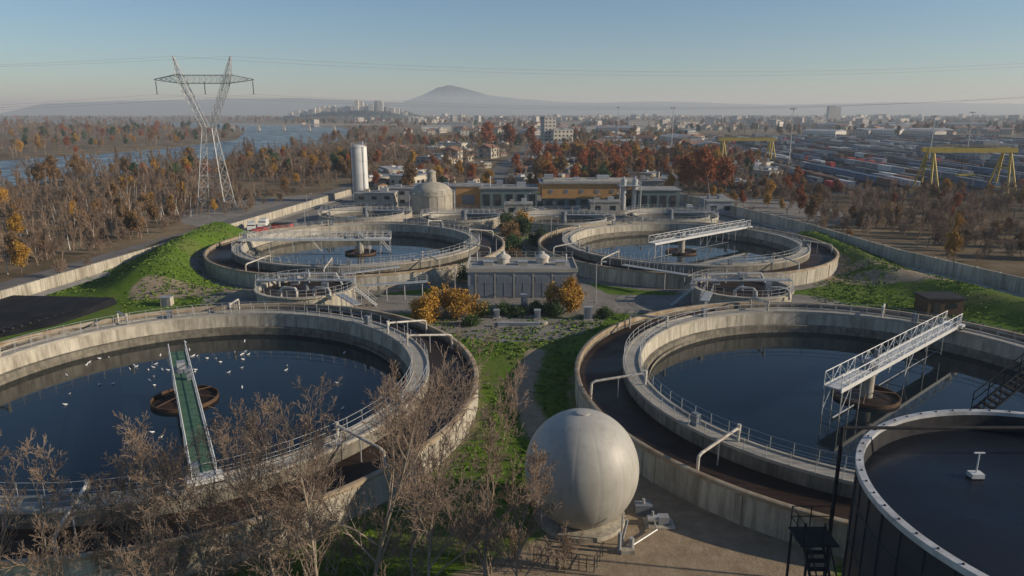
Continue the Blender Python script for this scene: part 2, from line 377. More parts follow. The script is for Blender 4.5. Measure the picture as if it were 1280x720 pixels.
def basin(cx,cy,R):
    mb=MB()
    mb.lathe(cx,cy,[(R,-.2),(R,1.9),(R+.15,2.0),(R+.15,2.2),(R-.3,2.2),(R-.3,.9)],'beige',96)
    mb.lathe(cx,cy,[(R-.3,1.3),(R-2.2,1.3)],'liquor',96); mb.lathe(cx,cy,[(R-2.2,.9),(R-2.2,2.2),(R-2.6,2.2),(R-2.6,.7)],'walk',96)
    mb.disc(cx,cy,1.0,R-2.5,'water',64); mb.ringrail(cx,cy,R-.1,2.2,1.1,step=2)
    mb.box(cx,cy,2.7,2*R-1,1.2,.12,'rail'); mb.rail((cx-R+.5,cy-.6,2.8),(cx+R-.5,cy-.6,2.8),1.1); mb.rail((cx-R+.5,cy+.6,2.8),(cx+R-.5,cy+.6,2.8),1.1)
    mb.tube((cx,cy,1),(cx,cy,3.6),.8,'greyd',12)
    mb.build('round_settling_basin',(cx,cy,0),40)
basin(-41.7,200,13.1); basin(-13.2,193.6,12.1); basin(14.1,191,13.9); basin(44.3,196,12.9)

mb=MB(); cx,cy=-24.6,217
mb.lathe(cx,cy,[(6.3,-.2),(6.3,5.2),(6.45,5.3),(6.45,5.7),(6.2,5.8)]+[(6.2*cos(a),5.8+3.4*sin(a)) for a in np.linspace(.05,1.3,10)]+[(1.3,9.3),(1.3,11.8),(1.5,11.9),(1.5,12.2),(.3,12.9),(0,12.9)],'beige',64)
for i in range(16):
    a=i*pi/8; mb.box(cx+6.35*cos(a),cy+6.35*sin(a),0,.12,.35,5.3,'beige',a)
mb.ringrail(cx,cy,6.3,5.8,1.0); mb.ringrail(cx,cy,1.5,9.3,1.0,step=.8)
mb.tube((cx+7,cy-1,0),(cx+7,cy-1,6.5),.2,'rail'); mb.build('sludge_digester',(cx,cy,0),40)
mb=MB(); cx,cy=-51.7,242
mb.lathe(cx,cy,[(2.65,0),(2.65,18.4),(2.5,18.6),(1.2,19.2),(0,19.3)],'white',48)
for z in (4.6,9.2,13.8,18.3): mb.lathe(cx,cy,[(2.66,z),(2.74,z),(2.74,z+.15),(2.66,z+.15)],'steel',48)
mb.ringrail(cx,cy,2.5,18.6,1.1,step=1); mb.box(cx+.8,cy,19.1,1.4,1.4,1.2,'grey')
for o in (-.25,.25): mb.tube((cx-2.8,cy-1+o,0),(cx-2.8,cy-1+o,19.5),.04,'dark',4)
for i in range(30): mb.tube((cx-2.8,cy-1.25,.5+i*.62),(cx-2.8,cy-.75,.5+i*.62),.03,'dark',4)
mb.box(cx-1.2,cy-2.75,0,1.0,.5,18.6,'greyd')
mb.tube((cx+2,cy-2.2,0),(cx+2,cy-2.2,18.6),.14,'steel',6); mb.build('lime_silo',(cx,cy,0),40)

# ------------------------------------------------------------------ gas holder sphere
mb=MB(); cx,cy,cz,R=5.2,47.9,4.15,4.25
vs=[];n1,n2=240,72
for j in range(n2+1):
    ph=pi*j/n2
    for i in range(n1):
        a=2*pi*i/n1
        seam=abs(sin(a*7)); rr=R*(1-.0035*(1-min(1,seam*5))*sin(ph))
        x=rr*sin(ph)*cos(a);y=rr*sin(ph)*sin(a);z=rr*cos(ph)
        vs.append((cx+x,cy+y,max(.18,cz+z*1.04)))
fs=[(j*n1+i,(j+1)*n1+i,(j+1)*n1+(i+1)%n1,j*n1+(i+1)%n1) for j in range(n2) for i in range(n1)]
mb.add(vs,fs,'membrane')
mb.lathe(cx,cy,[(3.4,-.1),(3.4,.35),(2.2,.4)],'conc',48)
mb.lathe(cx,cy,[(.5,8.5),(.5,8.63),(.3,8.67),(0,8.67)],'membrane',24)
mb.path([(cx+2.6,cy-4.1,0),(cx+2.6,cy-4.1,1.0),(cx+2.9,cy-3.9,2.2)],.09,'rail',8); mb.box(cx+2.9,cy-4.4,0,1.0,.7,.3,'conc')
mb.tube((cx+2.3,cy-4.5,0),(cx+2.3,cy-4.5,1.6),.13,'grey',10); mb.tube((cx+3.2,cy-4.2,.3),(cx+3.2,cy-4.2,1.0),.18,'rail',10); mb.tube((cx+2.6,cy-3.6,0),(cx+2.6,cy-3.6,2.4),.06,'rail',8)
mb.path([(cx+3.2,cy-4.2,.35),(cx+5.4,cy-2.2,.35),(cx+5.4,cy-1,.35)],.07,'rail',6)
mb.build('gas_holder',(cx,cy,0),50)
mb=MB(); bx,by=11.0,46.9
mb.box(bx,by,0,2.2,1.4,.12,'conc'); mb.box(bx+.3,by,.15,.8,.6,.6,'grey'); mb.tube((bx-.9,by,.5),(bx-.1,by,.5),.28,'rail',14); mb.tube((bx-.5,by,.5),(bx-.5,by,1.1),.1,'rail',8)
mb.box(bx-.9,by+1.6,0,1.3,.8,.8,'greyd'); mb.tube((bx-.9,by+1.6,.8),(bx-.9,by+1.6,1.2),.12,'rail',8)
mb.build('gas_blower',(bx,by,0),40)

# ------------------------------------------------------------------ dark storage tank
mb=MB(); cx,cy,R,zt=25.3,26.4,9.75,14
mb.lathe(cx,cy,[(R,-.2),(R,zt-.3)],'tankd',160)
mb.lathe(cx,cy,[(R,zt-.3),(R+.12,zt-.28),(R+.12,zt),(R-.22,zt),(R-.22,zt-.2)],'rimw',160)
mb.lathe(cx,cy,[(R-.22,zt-.2),(R-.22,zt-1.3)],'dark',160)
mb.disc(cx,cy,zt-1.1,R-.2,'poolw',128)
for i in range(48):
    a=i*2*pi/48; mb.box(cx+(R+.03)*cos(a),cy+(R+.03)*sin(a),0,.06,.12,zt-.3,'tankd',a)
for i in range(60):
    a=i*2*pi/60; mb.tube((cx+(R-.05)*cos(a),cy+(R-.05)*sin(a),zt),(cx+(R-.05)*cos(a),cy+(R-.05)*sin(a),zt+.05),.05,'dark',6)
for z in (2.5,5,7.5,10,12.2): mb.lathe(cx,cy,[(R+.01,z),(R+.05,z+.02),(R+.05,z+.1),(R+.01,z+.12)],'tankd',160)
mb.tube((16.5,32.4,0),(16.5,32.4,14.75),.1,'dark',8); mb.tube((16.5,32.4,14.7),(34.6,32.4,14.7),.09,'dark',8)
mb.tube((34.6,32.4,0),(34.6,32.4,14.8),.1,'dark',8)
mb.tube((22.3,30.7,12.9),(22.3,30.7,14.2),.035,'steel',6); mb.box(22.3,30.7,12.95,.6,.45,.22,'steel'); mb.tube((22.05,30.7,14.2),(22.55,30.7,14.2),.045,'steel',6)
mb.build('sludge_storage_tank',(cx,cy,0),40)
mb=MB()
for i in range(34): mb.box(14.2,20.5+i*.26,1.0+i*.27,.9,.28,.05,'dark')
for o in (13.75,14.65):
    mb.tube((o,20.4,1.0),(o,29.3,10.2),.07,'dark',5); mb.tube((o,20.4,2.1),(o,29.3,11.3),.04,'dark',5)
    for i in range(12): mb.tube((o,20.5+i*.8,1.1+i*.83),(o,20.5+i*.8,2.2+i*.83),.03,'dark',4)
mb.box(14.5,30,10.1,1.8,1.6,.08,'dark'); mb.rail((13.7,29.3,10.2),(13.7,30.8,10.2),1.1,'dark',.7); mb.rail((13.7,30.8,10.2),(15.6,30.8,10.2),1.1,'dark',.7)
for x_,y_ in ((13.75,30.7),(13.75,25),(14.65,25),(14.65,30.7)): mb.tube((x_,y_,0),(x_,y_,10.1 if y_>29 else 5.5),.07,'dark',5)
mb.build('access_stair')
mb=MB()
a=np.array((26.6,37.4,13.2));b_=np.array((31.5,38.6,16.6))
for i in range(16):
    q=a+(b_-a)*i/15; mb.box(q[0],q[1],q[2],.34,1.0,.05,'dark')
for o in (-.5,.5):
    mb.tube(a+(0,o,0),b_+(0,o,0),.07,'dark',5); mb.tube(a+(0,o,1.1),b_+(0,o,1.1),.04,'dark',5); mb.tube(a+(0,o,.6),b_+(0,o,.6),.03,'dark',5)
    for i in range(6):
        q=a+(b_-a)*i/5+(0,o,0); mb.tube(q,q+(0,0,1.1),.035,'dark',4)
mb.tube((27,37.5,0),(27,37.5,13.4),.09,'dark',6); mb.tube((31.4,38.5,0),(31.4,38.5,16.5),.09,'dark',6); mb.box(32.6,38.8,16.5,2.4,1.4,.1,'dark')
mb.build('access_stair')

# ------------------------------------------------------------------ central blower building
mb=MB(); x0,x1,y0,y1,h=-7.3,10.6,113,122,4.4; xc=(x0+x1)/2; W=x1-x0
mb.box(xc,(y0+y1)/2,0,W,y1-y0,h,'grey')
mb.box(xc,(y0+y1)/2,h,W+.5,y1-y0+.5,.35,'walk'); mb.box(xc,(y0+y1)/2,h+.352,W-.3,y1-y0-.3,.03,'asph')
for s_ in (-1,1): mb.box(xc+s_*(W/2+.1),(y0+y1)/2,h+.352,.25,y1-y0+.4,.3,'walk'); 
mb.box(xc,y0-.1,h+.352,W-.1,.25,.3,'walk'); mb.box(xc,y1+.1,h+.352,W-.1,.25,.3,'walk')
for i in range(5):
    x=x0+2.9+i*3.15; mb.box(x,y0-.04,.25,2.7,.08,3.5,'greyd')
    mb.box(x,y0-.1,.3,.06,.04,3.4,'grey'); mb.box(x,y0-.1,2.6,2.6,.05,.07,'grey')
    for k_ in range(5): mb.box(x,y0-.1,2.8+k_*.17,2.4,.05,.06,'grey')
    mb.box(x-1.56,y0-.06,0,.26,.12,h-.1,'walk')
mb.box(x0+.6,y0-.04,0,.8,.08,2.1,'greyd'); mb.box(x1-.55,y0-.06,0,.3,.12,h-.1,'walk')
for i in range(3): mb.box(x1+.04,y0+1.7+i*2.8,1.5,.08,1.8,1.6,'greyd')
for x in (-1.5,5.2):
    mb.lathe(x,118.6,[(1.05,h+.35),(1.05,h+1.2),(1.25,h+1.25),(1.25,h+1.5),(.7,h+1.9),(.35,h+2.0),(.35,h+2.35),(0,h+2.4)],'pipe',24)
for x in (-4,1.8,8.2): mb.box(x,117,h+.38,1.6,1.4,.6,'walk'); mb.box(x,117,h+.98,1.75,1.55,.08,'rail')
mb.tube((-6,119,h+.3),(-6,119,h+2.2),.16,'rail'); mb.tube((9.4,120.4,h+.3),(9.4,120.4,h+1.6),.2,'rail')
mb.rail((x0,y1,h+.6),(x1,y1,h+.6),1.0); mb.rail((x0,y0,h+.6),(x0,y1,h+.6),1.0)
mb.build('blower_building',(xc,118,0),40)

def block(name,x,y,w,d,h,kw,kr,rot=0,storeys=2,win='glass',nwin=None,gable=0):
    mb=MB(); mb.box(0,0,0,w,d,h,kw)
    if gable:
        mb.add([(-w/2-.4,-d/2-.4,h),(w/2+.4,-d/2-.4,h),(w/2+.4,d/2+.4,h),(-w/2-.4,d/2+.4,h),(-w/2-.4,0,h+gable),(w/2+.4,0,h+gable)],
               [(0,1,5,4),(2,3,4,5),(1,2,5),(3,0,4),(0,3,2,1)],kr)
    else:
        mb.box(0,0,h,w+.5,d+.5,.35,kr); mb.box(w*.2,d*.1,h+.35,min(3,w*.2),min(2.5,d*.3),1.1,'rail'); mb.box(-w*.25,0,h+.35,min(2,w*.15),min(2,d*.2),.8,kw)
    nw=nwin or max(2,int(w/3.5)); nd=max(2,int(d/3.5)); sh=h/storeys
    for s_ in range(storeys):
        for i in range(nw):
            x_=-w/2+w*(i+.5)/nw
            for sy in (-1,1): mb.box(x_,sy*(d/2+.02),s_*sh+sh*.35,min(1.6,w/nw*.55),.08,min(1.4,sh*.4),win)
        for i in range(nd):
            y_=-d/2+d*(i+.5)/nd
            for sx in (-1,1): mb.box(sx*(w/2+.02),y_,s_*sh+sh*.35,.08,min(1.4,d/nd*.5),min(1.4,sh*.4),win)
    ob=mb.build(name); ob.location=(x,y,0); ob.rotation_euler=(0,0,rot); return ob
mb=MB(); mb.box(25,233,0,30,13,3,'teal'); mb.box(25,233,3.002,31,14,4.6,'orange'); mb.box(25,233,7.61,32.5,15.5,.5,'asph'); mb.box(25,233,8.11,30,13,.3,'walk')
for i in range(6): 
    x=12.5+i*4.9; mb.tube((x,225.9,5.2),(x,226.05,5.2),.65,'greyd',20)
for i in range(8): mb.box(12+i*3.7,226.45,.8,2.2,.1,1.6,'glass')
mb.box(12,233,8.4,3,3,1.6,'grey'); mb.box(30,235,8.4,4,3,1.2,'rail'); mb.box(21,231,8.4,2,2,.9,'rail'); mb.build('operations_building',(25,233,0))
mb=MB(); mb.box(-1,229,0,18,11,6.2,'teal'); mb.box(-1,229,6.2,18.8,11.8,.4,'asph'); mb.box(-14,231,0,8,9,6.6,'orange'); mb.box(-14,231,6.6,8.6,9.6,.4,'asph')
for i in range(5): mb.box(-8+i*3.6,223.45,1,2,.1,3.6,'glass')
mb.box(3,229,6.6,3,2.5,1.3,'rail'); mb.box(-4,230,6.6,2,2,1.8,'grey'); mb.box(-14,226.4,1,4,.1,3,'greyd'); mb.tube((-7,228,6.6),(-7,228,10),.25,'rail'); mb.build('treatment_building')
mb=MB(); mb.box(46,226,0,13,10,6,'teal'); mb.box(46,226,6,13.8,10.8,.35,'asph')
for i in range(4): mb.box(41.5+i*3,220.95,1,1.8,.1,3.5,'glass')
for x in (35,38.5): 
    mb.tube((x,222,0),(x,222,9.5),.9,'rail',16); mb.tube((x,222,9.5),(x,222,10.3),.3,'rail',8)
for x in (33.5,40):
    for y in (219.5,224): mb.tube((x,y,0),(x,y,7.5),.15,'rail',6)
mb.box(36.75,221.7,7.5,7,5,.12,'rail'); mb.rail((33.5,219.3,7.6),(40,219.3,7.6),1.1); mb.build('dewatering_building')
block('pump_house',-43,224,12,8,5,'beige','asph'); block('workshop',-34,234,14,8,5.5,'grey','asph'); block('pump_house',2,209,8,5,3.5,'beige','asph',storeys=1)
block('substation',28,213,9,5,3.6,'walk','asph',storeys=1); block('pump_house',62,214,8,10,4,'grey','asph',storeys=1); block('storage_shed',-18,246,20,10,5,'grey','roofl',storeys=1)
mb=MB(); mb.box(65.3,104,0,5.4,3.6,2.6,'rust'); mb.box(65.3,104,2.6,6,4.2,.25,'dark'); mb.box(64,102.17,.1,1.1,.08,2.0,'dark'); mb.box(66.3,102.17,1.2,1.4,.08,.8,'glass'); mb.build('tool_shed')
def cabinet(x,y,w,d,h,k='grey'):
    mb=MB(); mb.box(x,y,0,w+.3,d+.3,.12,'conc'); mb.box(x,y,.12,w,d,h,k); mb.box(x,y,h+.12,w+.12,d+.12,.07,'rail'); mb.box(x,y-d/2-.02,.3,w*.42,.05,h-.35,'greyd'); mb.build('electrical_cabinet',(x,y,0))
cabinet(1.9,105,1.0,1.0,2.6,'greyd'); cabinet(11.3,100.5,1.2,.8,1.8); cabinet(-7.3,100.8,1.2,.8,1.8,'beige'); cabinet(-54.5,107.5,1.6,1.2,1.5,'beige'); cabinet(1,96.8,6,.5,.5,'grey'); cabinet(3.8,101,.9,.9,1.2); cabinet(-2.3,101.4,.8,.8,1.1)
for x,y in ((-1,98),(4.5,98.3)):
    mb=MB(); mb.lathe(x,y,[(.7,0),(.7,.35),(.65,.4),(0,.42)],'conc',20); mb.tube((x-.3,y,.4),(x+.3,y,.4),.05,'dark'); mb.build('manhole_cover',(x,y,0),40)
for x,y in ((-9,108),(13.5,110),(-3,132),(9,160),(-2,186),(4,206),(24,205),(-30,206),(56,205),(-55,186),(50,181),(-60,206)):
    mb=MB(); mb.tube((x,y,0),(x,y,6.5),.08,'rail',8,.05); mb.tube((x,y,6.5),(x+1.1,y,6.8),.04,'rail',6); mb.box(x+1.3,y,6.72,.6,.25,.12,'steel'); mb.tube((x,y,0),(x,y,.3),.16,'conc',8); mb.build('street_lamp',(x,y,0))
# liner basin
mb=MB()
mb.quad([(-87,86,.4),(-71,92.5,.4),(-67,98,.4),(-64,109.5,1.0),(-81.2,111,1.0),(-84.5,93,.8)],'black')
for a,b2 in (((-87,86,.4),(-71,92.5,.4)),((-71,92.5,.4),(-67,98,.4)),((-67,98,.4),(-64,109.5,1.0)),((-64,109.5,1.0),(-81.2,111,1.0))):
    mb.quad([(a[0]*.985,a[1]-.6,0),(b2[0]*.985,b2[1]-.6,0),b2,a],'black')
for i in range(7): mb.tube((-85+i*2.6,87+i*1.0,.45),(-80.5+i*2.5,110,1.03),.06,'black',5)
for i in range(14):
    q=(-70.5+i*.45,93+i*1.2); mb.tube((q[0]-.3,q[1],.6),(q[0]+.3,q[1],.6),.22,'dark',8)
mb.build('lined_basin')

# ------------------------------------------------------------------ vehicles
def car(name,x,y,rot,k='white',van=False):
    mb=MB(); L,Wd=(5.2,2.0) if van else (4.3,1.8)
    prof=[(-.5,.35),(-.5,.85),(-.46,.95),(-.30,1.0),(-.17,1.42),(.25,1.45),(.44,1.0),(.5,.9),(.5,.35)] if not van else [(-.5,.4),(-.5,1.0),(-.36,1.15),(-.27,1.95),(-.2,2.1),(.48,2.1),(.5,2.0),(.5,.4)]
    n=len(prof); vs=[(p_[0]*L,s_*Wd/2*(.86 if p_[1]>1.2 else 1),p_[1]) for s_ in (-1,1) for p_ in prof]
    mb.add(vs,[tuple(range(n)),tuple(range(n,2*n))[::-1]]+[(i,n+i,n+(i+1)%n,(i+1)%n) for i in range(n)],k)
    for a in (-.31,.31):
        for s_ in (-1,1): mb.tube((a*L,s_*(Wd/2-.2),.34),(a*L,s_*(Wd/2+.02),.34),.34,'dark',14)
    zc=1.2 if not van else 1.6
    for s_ in (-1,1): mb.box((.04 if not van else -.27)*L,s_*(Wd/2*.93+.01),zc-.16,(.4 if not van else .12)*L,.04,.3,'glass')
    mb.box((-.24 if not van else -.325)*L,0,zc-.14,.1,Wd*.8,.3,'glass'); mb.box(.36*L if not van else .505*L,0,zc-.14,.1,Wd*.8,.25,'glass')
    ob=mb.build(name); ob.location=(x,y,0.02); ob.rotation_euler=(0,0,rot)
car('parked_van',-66.5,187,1.7,'white',True); car('parked_van',-67.5,181,1.9,'white',True); car('parked_car',-64,177.5,.3,'red')
for i,(x,y,r) in enumerate([(6,213,0),(9,216,1.5),(17,216,1.5),(20,216,1.6),(-3,212,0),(56,222,1.5),(52,211,.2),(-7.5,128,1.5),(30,219,1.6)]): car('parked_car',x,y,r,['white','greyd','blue','grey','red'][i%5])
mb=MB(); mb.box(0,0,.2,5,2.2,1.2,'red'); mb.box(0,0,1.4,5.3,2.5,.12,'dark'); mb.box(-2.6,0,.5,.3,1.4,.2,'dark'); o_=mb.build('waste_skip'); o_.location=(-60.5,184,0)

# ------------------------------------------------------------------ pylon + wires
mb=MB(); px,py=-92.7,221
def lat(A,B,n,r=.1,rb=.06):
    A=[np.array(a,float) for a in A];B=[np.array(a,float) for a in B]
    for a,c_ in zip(A,B): mb.tube(a,c_,r,'lattice',4)
    for j in range(n):
        t0,t1=j/n,(j+1)/n
        for i in range(4):
            i2=(i+1)%4
            p0=A[i]+(B[i]-A[i])*t0;p1=A[i2]+(B[i2]-A[i2])*t1;q0=A[i2]+(B[i2]-A[i2])*t0;q1=A[i]+(B[i]-A[i])*t1
            mb.tube(p0,p1,rb,'lattice',3); mb.tube(q0,q1,rb,'lattice',3); mb.tube(q1,p1,rb,'lattice',3)
def sq(x,y,z,w,d=None): d=w if d is None else d; return [(x-w,y-d,z),(x+w,y-d,z),(x+w,y+d,z),(x-w,y+d,z)]
lat(sq(px,py,0,4.4),sq(px,py,25,1.5),7,.12,.065)
for s_ in (-1,1):
    lat(sq(px+s_*.7,py,25,.7,1.4),sq(px+s_*5.6,py,36,1.0,1.0),5,.1,.06)
    lat(sq(px+s_*5.6,py,36,1.0,1.0),sq(px+s_*7.2,py,40.5,.9,.9),2,.1,.06)
    lat(sq(px+s_*7.2,py,40.5,.9,.9),sq(px+s_*8.6,py,46,.15,.15),3,.09,.055)
lat([(px-7,py-.8,38.2),(px-7,py+.8,38.2),(px-7,py+.8,40.6),(px-7,py-.8,40.6)],[(px+7,py-.8,38.2),(px+7,py+.8,38.2),(px+7,py+.8,40.6),(px+7,py-.8,40.6)],8,.09,.055)
for s_ in (-1,1): lat([(px+s_*7,py-.8,38.2),(px+s_*7,py+.8,38.2),(px+s_*7,py+.8,41),(px+s_*7,py-.8,41)],[(px+s_*15,py-.1,39.2),(px+s_*15,py+.1,39.2),(px+s_*15,py+.1,39.4),(px+s_*15,py-.1,39.4)],5,.09,.055)
for s_ in (-14.6,0,14.6): mb.tube((px+s_,py,38.8),(px+s_,py,35),.12,'glass',6)
mb.build('electricity_pylon',(px,py,0))
mb=MB()
for (o,z0,z1) in ((-14.6,35,46),(0,35,47),(14.6,35,48),(-8.6,46,58),(8.6,46,60)):
    A=np.array((px+o,py,z0))
    for B,sag in ((np.array((330+o*.3,300-o*1.6,z1)),9),(np.array((-420+o,120+o,z1-10)),8)):
        pr=A
        for i in range(1,41):
            t_=i/40; q=A+(B-A)*t_; q[2]-=4*sag*t_*(1-t_); mb.tube(pr,q,.022,'wire',3); pr=q
mb.build('power_lines')

# ------------------------------------------------------------------ cranes, masts
def crane(xa,xb,y,h,nm='gantry_crane'):
    mb=MB(); d=6
    for x in (xa,xb):
        for s_ in (-1,1):
            mb.tube((x-1.6,y+s_*d,1),(x,y+s_*2,h-2),.32,'yellow',6,.5); mb.tube((x+1.6,y+s_*d,1),(x,y+s_*2,h-2),.32,'yellow',6,.5)
            mb.box(x,y+s_*d,0,4.4,1.6,1.2,'yellow')
        mb.box(x,y,2.2,.6,2*d,.6,'yellow'); mb.box(x,y,h*.55,.5,d*1.2,.5,'yellow')
    for s_ in (-1,1): mb.box((xa+xb)/2,y+s_*2,h-2,(xb-xa)*1.05+3,1.1,1.7,'yellow')
    mb.box(xa+(xb-xa)*.72,y,h-.2,6,5,2.4,'grey'); mb.box(xa+(xb-xa)*.72,y,h-4.5,2.2,2.2,2.3,'white'); mb.rail(((xa),y-2.6,h-.3),(xb,y-2.6,h-.3),1.1,'yellow',2,.05)
    for o in (-1,1): mb.tube((xa+(xb-xa)*.5+o*2,y,h-2),(xa+(xb-xa)*.5+o*2,y,h*.45),.06,'dark',4)
    mb.box(xa+(xb-xa)*.5,y,h*.4,6,2.6,.6,'yellow'); mb.build(nm,((xa+xb)/2,y,0))
crane(153,181,262,17.5); crane(126,155,430,15)
def mast(x,y,h):
    mb=MB(); mb.tube((x,y,0),(x,y,h),.35,'rail',8,.18); mb.tube((x,y,h-.6),(x,y,h-.3),1.6,'rail',12)
    for i in range(8):
        a=i*pi/4; mb.box(x+1.7*cos(a),y+1.7*sin(a),h-.9,.7,.7,.6,'steel',a)
    mb.build('floodlight_mast',(x,y,0))
for a in ((155,400,32),(111,500,33),(88,600,34),(330,520,30),(245,420,28)): mast(*a)

# ------------------------------------------------------------------ tree generators
def grow(rs,h,spread=.55,lv=(8,7,6,4),rad=.16,lens=(.45,.5,.5,.5),tmin=.012,trunkclear=.2,up=.25,wob=.12,multi=1):
    S=[]
    def rec(p,d,L,r,k):
        nseg=3 if k>1 else (6 if k==0 else 4)
        pts=[p]; dd=d.copy(); rr=[r]
        for i in range(nseg):
            dd=dd+rs.normal(0,wob*(1 if k else .5),3); dd[2]+=up*.25*(k>0); dd/=np.linalg.norm(dd)
            pts.append(pts[-1]+dd*L/nseg); rr.append(max(tmin,r*(1-.8*(i+1)/nseg)))
        for i in range(nseg): S.append((*pts[i],*pts[i+1],rr[i],rr[i+1]))
        if k<len(lv):
            n=lv[k]; n=max(1,int(n*rs.uniform(.75,1.25)))
            for j in range(n):
                t_=(trunkclear if k==0 else .15)+(1-(trunkclear if k==0 else .15))*(j+rs.random())/n
                f=min(t_*nseg,nseg-1e-3); i=int(f); q=pts[i]+(pts[i+1]-pts[i])*(f-i)
                base=(pts[i+1]-pts[i]); base/=np.linalg.norm(base)
                a=rs.normal(0,1,3); a-=a.dot(base)*base; a/=np.linalg.norm(a)
                sp_=spread*rs.uniform(.7,1.4)
                nd=base*cos(sp_)+a*sin(sp_); nd[2]+=up*(.6 if k==0 else .3); nd/=np.linalg.norm(nd)
                nl=L*lens[k]*(1.15-.6*t_)*rs.uniform(.7,1.2); nr=max(tmin,(r*(1-.8*t_))*.55)
                rec(q,nd,nl,nr,k+1)
    for _ in range(multi):
        d=np.array([rs.normal(0,.1 if multi==1 else .3),rs.normal(0,.1 if multi==1 else .3),1.]); d/=np.linalg.norm(d)
        rec(np.array([rs.normal(0,.15*(multi>1)),rs.normal(0,.15*(multi>1)),-.1]),d,h*(1 if multi==1 else rs.uniform(.7,1)),rad,0)
    return np.array(S)
def segmesh(S,ns=3):
    P0=S[:,0:3];P1=S[:,3:6];R0=S[:,6];R1=S[:,7]; d=P1-P0; d/=np.linalg.norm(d,axis=1)[:,None]+1e-9
    ref=np.where(np.abs(d[:,2:3])<.9,np.array([[0,0,1.]]),np.array([[1.,0,0]])); u=np.cross(d,ref); u/=np.linalg.norm(u,axis=1)[:,None]+1e-9; w=np.cross(d,u)
    V=[]
    for P,R in ((P0,R0),(P1,R1)):
        for i in range(ns):
            a=2*pi*i/ns; V.append(P+R[:,None]*(cos(a)*u+sin(a)*w))
    V=np.stack(V,1); n=len(S); base=np.arange(n)[:,None]*2*ns
    F=np.concatenate([np.stack([base[:,0]+i,base[:,0]+(i+1)%ns,base[:,0]+ns+(i+1)%ns,base[:,0]+ns+i],1) for i in range(ns)])
    return V.reshape(-1,3),F
def quads(C,size,rs):
    n=len(C); a=rs.normal(0,1,(n,3)); a/=np.linalg.norm(a,axis=1)[:,None]; b_=rs.normal(0,1,(n,3)); b_-=(a*b_).sum(1)[:,None]*a; b_/=np.linalg.norm(b_,axis=1)[:,None]
    s=size*rs.uniform(.5,1.3,(n,1)); V=np.stack([C-a*s,C-b_*s*.6,C+a*s,C+b_*s*.6],1).reshape(-1,3); F=np.arange(4*n).reshape(n,4); return V,F
def rawmesh(name,parts):
    Vs=[];Fs=[];Ms=[];o=0
    for i,(V,F,k) in enumerate(parts): Vs.append(V);Fs.append(F+o);Ms.append(np.full(len(F),i));o+=len(V)
    V=np.concatenate(Vs);F=np.concatenate(Fs);Mi=np.concatenate(Ms)
    me=bpy.data.meshes.new(name); me.vertices.add(len(V)); me.vertices.foreach_set('co',V.ravel()); me.loops.add(F.size); me.loops.foreach_set('vertex_index',F.ravel().astype(np.int32))
    me.polygons.add(len(F)); me.polygons.foreach_set('loop_start',np.arange(0,F.size,4)); 
    for p_ in parts: me.materials.append(M[p_[2]])
    me.polygons.foreach_set('material_index',Mi.astype(np.int32)); me.update(calc_edges=True); return me
def treemesh(name,S,kb,leaf=None,nleaf=0,lsize=.2,rs=None,clump=.5,split=.03):
    thick=S[:,6]>split; parts=[]
    if thick.any(): V,F=segmesh(S[thick],5); parts.append((V,F,kb[0]))
    if (~thick).any(): V,F=segmesh(S[~thick],3); parts.append((V,F,kb[1]))
    if leaf:
        tips=S[S[:,6]<=np.percentile(S[:,6],70)]; c_=tips[rs.integers(0,len(tips),nleaf)][:,3:6]+rs.normal(0,clump,(nleaf,3)); V,F=quads(c_,lsize,rs); parts.append((V,F,leaf))
    return rawmesh(name,parts)
def place(name,me,x,y,z=0,rot=0,s=1):
    o=bpy.data.objects.new(name,me); o.location=(x,y,z); o.rotation_euler=(0,0,rot); o.scale=(s,s,s); COL.objects.link(o); return o
FG=[(-9.0,38.0,15.8,1),(-18.5,38.5,11.5,2),(-1.6,39.0,11.8,3),(-29.5,35.5,11.5,4),(-13.8,37.0,11.5,5),(-5.0,36.5,12.5,6),(-24,38.0,8.5,7),(0.2,38.5,8.5,8),(-11,34.5,13,9),(-20.5,34.5,11,10),
    (-6.5,40,11.5,12),(-15.5,39.5,9.5,14),(-26.5,34,10,15)]
for x,y,h,sd in FG:
    rs=np.random.default_rng(sd*13)
    S=grow(rs,h,.62,(13,9,7,5),.13*h/12,(.5,.5,.48,.45),.0115,.12,.28,.14)
    place('bare_tree',treemesh('bare_tree',S,('bark','twig')),x,y)
for x,y,h,sd in ((-15.5,40.2,4,21),(-9.5,41,4.2,22),(-3.2,42.5,3.8,23),(-22.5,39.5,3.8,24),(0.2,42.4,3.2,25),(-6.2,40.8,5,26),(-12,41,4.5,27),(-1.5,41,4.5,28),(-19,40,4,29),(3.2,41.5,2.6,30)):
    rs=np.random.default_rng(sd); S=grow(rs,h,.6,(7,7,6),.05,(.6,.5,.5),.012,.05,.3,.15,multi=4)
    place('bare_shrub',treemesh('bare_shrub',S,('bark','twig')),x,y)
def bush(name,x,y,w,h,leaf,n,ls,sd,kb=('bark','twig')):
    rs=np.random.default_rng(sd); S=grow(rs,1,.8,(8,6,4),.03,(.6,.5,.5),.006,.05,.2,.15,multi=7)
    ext=np.percentile(np.abs(S[:,3:5]),97); S[:,[0,1,3,4]]*=w*.46/ext; S[:,[2,5]]*=h*.9/np.percentile(S[:,5],98)
    place(name,treemesh(name,S,kb,leaf,n,ls,rs,clump=.3,split=.02),x,y)
bush('autumn_bush',-11.8,100.3,6.5,4.8,'leafO',9000,.15,31); bush('autumn_bush',-8.2,101.3,6,4.4,'leafO',8000,.15,34); bush('autumn_bush',9.0,105,6.2,5.2,'leafO',10000,.15,32)
